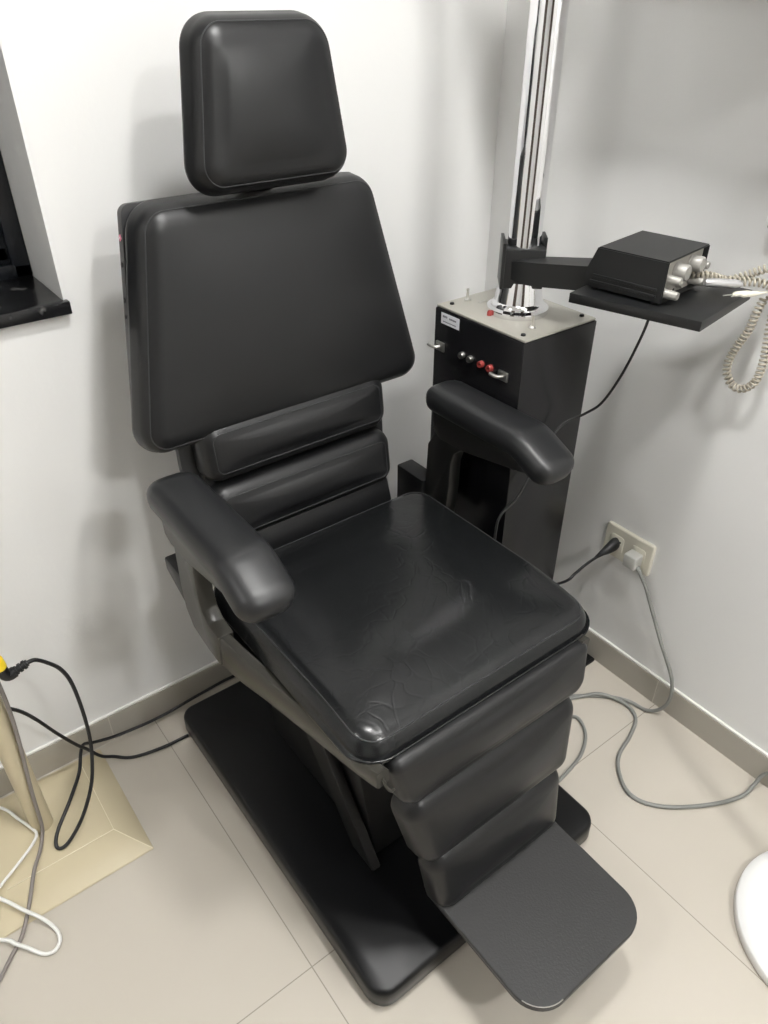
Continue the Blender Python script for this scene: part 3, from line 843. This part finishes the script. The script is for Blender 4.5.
bm = bmesh.new()  # highlight along the foot plate's ridges, put into a lighter cream
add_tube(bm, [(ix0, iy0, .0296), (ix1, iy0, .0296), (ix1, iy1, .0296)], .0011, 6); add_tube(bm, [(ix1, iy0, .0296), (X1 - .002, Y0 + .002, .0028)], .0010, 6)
e = link('ridge_highlight', bm, mat('highlight_cream', (0.74, 0.68, 0.52), 0.4), st); e['label'] = 'pale highlight line along the ridge'
SX, SY = -0.010, 1.111
lathe('column', [(0, .0302), (.0205, .0302), (.0205, .95), (.019, .955), (0, .955)], M['cream'], st, Matrix.Translation((SX, SY, 0)), 32, 60)
rot_to(st, (0, 1.094, 0))

c = thing('black_lead', 'black lead with angled plug and yellow ring, looping down beside the cream column', 'cable')
cable('cord', [(0.062, 1.060, .481), (0.076, 1.062, .478), (0.092, 1.065, .459), (0.109, 1.070, .428), (0.119, 1.075, .382), (0.122, 1.080, .304), (0.119, 1.080, .230), (0.109, 1.070, .179), (0.092, 1.060, .126), (0.060, 1.042, .080), (0.028, 1.034, .046), (0.006, 1.030, .036), (-0.003, 1.040, .037), (0.009, 1.060, .050), (0.050, 1.100, .067), (0.086, 1.150, .070), (0.105, 1.190, .078), (0.118, 1.215, .070), (0.141, 1.228, .047), (0.183, 1.232, .030), (0.239, 1.234, .020), (0.299, 1.235, .016), (0.388, 1.236, .022), (0.482, 1.232, .030), (0.60, 1.225, .020)], .0036, M['black_cable'], c)
bm = bmesh.new()
add_tube(bm, [(0.064, 1.060, .481), (0.040, 1.060, .474)], .0062, 12)
for t in (.15, .45, .75):
    p = Vector((0.064, 1.060, .481)).lerp(Vector((0.040, 1.060, .474)), t)
    add_tube(bm, [p, p + Vector((-.004, 0, -.0012))], .0082, 12)
add_tube(bm, smooth_path([(0.042, 1.060, .474), (0.032, 1.060, .472), (0.026, 1.060, .480), (0.024, 1.060, .496)], 4), .0100, 12)
link('angled_plug', bm, M['black_cable'], c)
bm = bmesh.new(); add_tube(bm, [(0.0235, 1.060, .494), (0.0215, 1.060, .512)], .0115, 14); add_tube(bm, [(0.0216, 1.060, .511), (0.0208, 1.060, .518)], .0090, 14)
link('yellow_ring', bm, M['yellow'], c)
rot_to(c, (0.0, 1.05, .036))
c = cable('black_cable', [(0.005, 1.133, .345), (0.030, 1.158, .292), (0.050, 1.170, .243), (0.076, 1.180, .172), (0.103, 1.192, .104), (0.120, 1.198, .070), (0.141, 1.195, .034), (0.165, 1.196, .012), (0.190, 1.180, .005), (0.220, 1.168, .005), (0.268, 1.159, .005), (0.312, 1.157, .005), (0.3225, 1.156, .005)], .0036, M['black_cable'])
tag(c, 'black cable running from behind the cream column down to the black chair base', 'cable')
c = cable('taupe_cable', [(0.012, 1.089, .50), (0.014, 1.088, .42), (0.012, 1.087, .348), (0.006, 1.086, .270), (-0.002, 1.085, .190), (-0.007, 1.084, .130), (-0.012, 1.082, .060), (-0.020, 1.074, .037), (-0.032, 1.050, .034), (-0.052, 1.018, .034), (-0.070, .985, .024), (-0.086, .960, .012), (-0.107, .928, .0045), (-0.131, .904, .0045), (-0.158, .877, .0045), (-0.22, .82, .0045)], .0036, M['taupe_cable'])
tag(c, 'brownish grey cable running down the front of the cream column and over its foot plate', 'cable')
c = cable('white_cable', [(-0.110, 1.200, .090), (-0.062, 1.170, .056), (-0.046, 1.140, .046), (-0.030, 1.105, .041), (-0.026, 1.085, .042), (-0.040, 1.067, .042), (-0.075, 1.045, .038), (-0.115, 1.022, .034), (-0.170, .990, .020)], .0030, M['white_cable'])
tag(c, 'white cable bent to a point against the taupe cable on the cream foot plate', 'cable')
c = cable('white_cable', [(-0.190, 1.030, .046), (-0.135, 1.010, .046), (-0.112, .990, .036), (-0.090, .958, .026), (-0.070, .932, .016), (-0.056, .905, .006), (-0.055, .880, .006), (-0.068, .866, .006), (-0.086, .872, .006), (-0.106, .898, .010), (-0.120, .915, .0130), (-0.135, .934, .014), (-0.20, .980, .012)], .0036, M['white_cable'])
tag(c, 'white cable in a rounded loop over the front edge of the cream foot plate', 'cable')

# ------------------------------------------------------------------ camera, world, view
cam = bpy.data.cameras.new('camera'); co = bpy.data.objects.new('camera', cam); COL.objects.link(co)
cam.sensor_fit = 'HORIZONTAL'; cam.sensor_width = 24.0; cam.lens = 751.4 / 768 * 24.0
cam.clip_start = 0.02
pitch, yaw, roll = math.radians(34.80), math.radians(37.33), math.radians(0.124)
f = Vector((math.sin(yaw) * math.cos(pitch), math.cos(yaw) * math.cos(pitch), -math.sin(pitch)))
r = Vector((math.cos(yaw), -math.sin(yaw), 0)); u = r.cross(f)
r, u = r * math.cos(roll) + u * math.sin(roll), u * math.cos(roll) - r * math.sin(roll)
mw = Matrix((r, u, -f)).transposed().to_4x4(); mw.translation = (0, 0, 1.40)
co.matrix_world = mw
SC.camera = co
wd = bpy.data.worlds.new('world'); SC.world = wd; wd.use_nodes = True
wd.node_tree.nodes['Background'].inputs[0].default_value = (0.01, 0.012, 0.02, 1)
wd.node_tree.nodes['Background'].inputs[1].default_value = 0.3
vs = SC.view_settings
vs.view_transform = 'Standard'; vs.look = 'None'; vs.exposure = 0.0; vs.gamma = 1.0
vs.use_curve_mapping = False
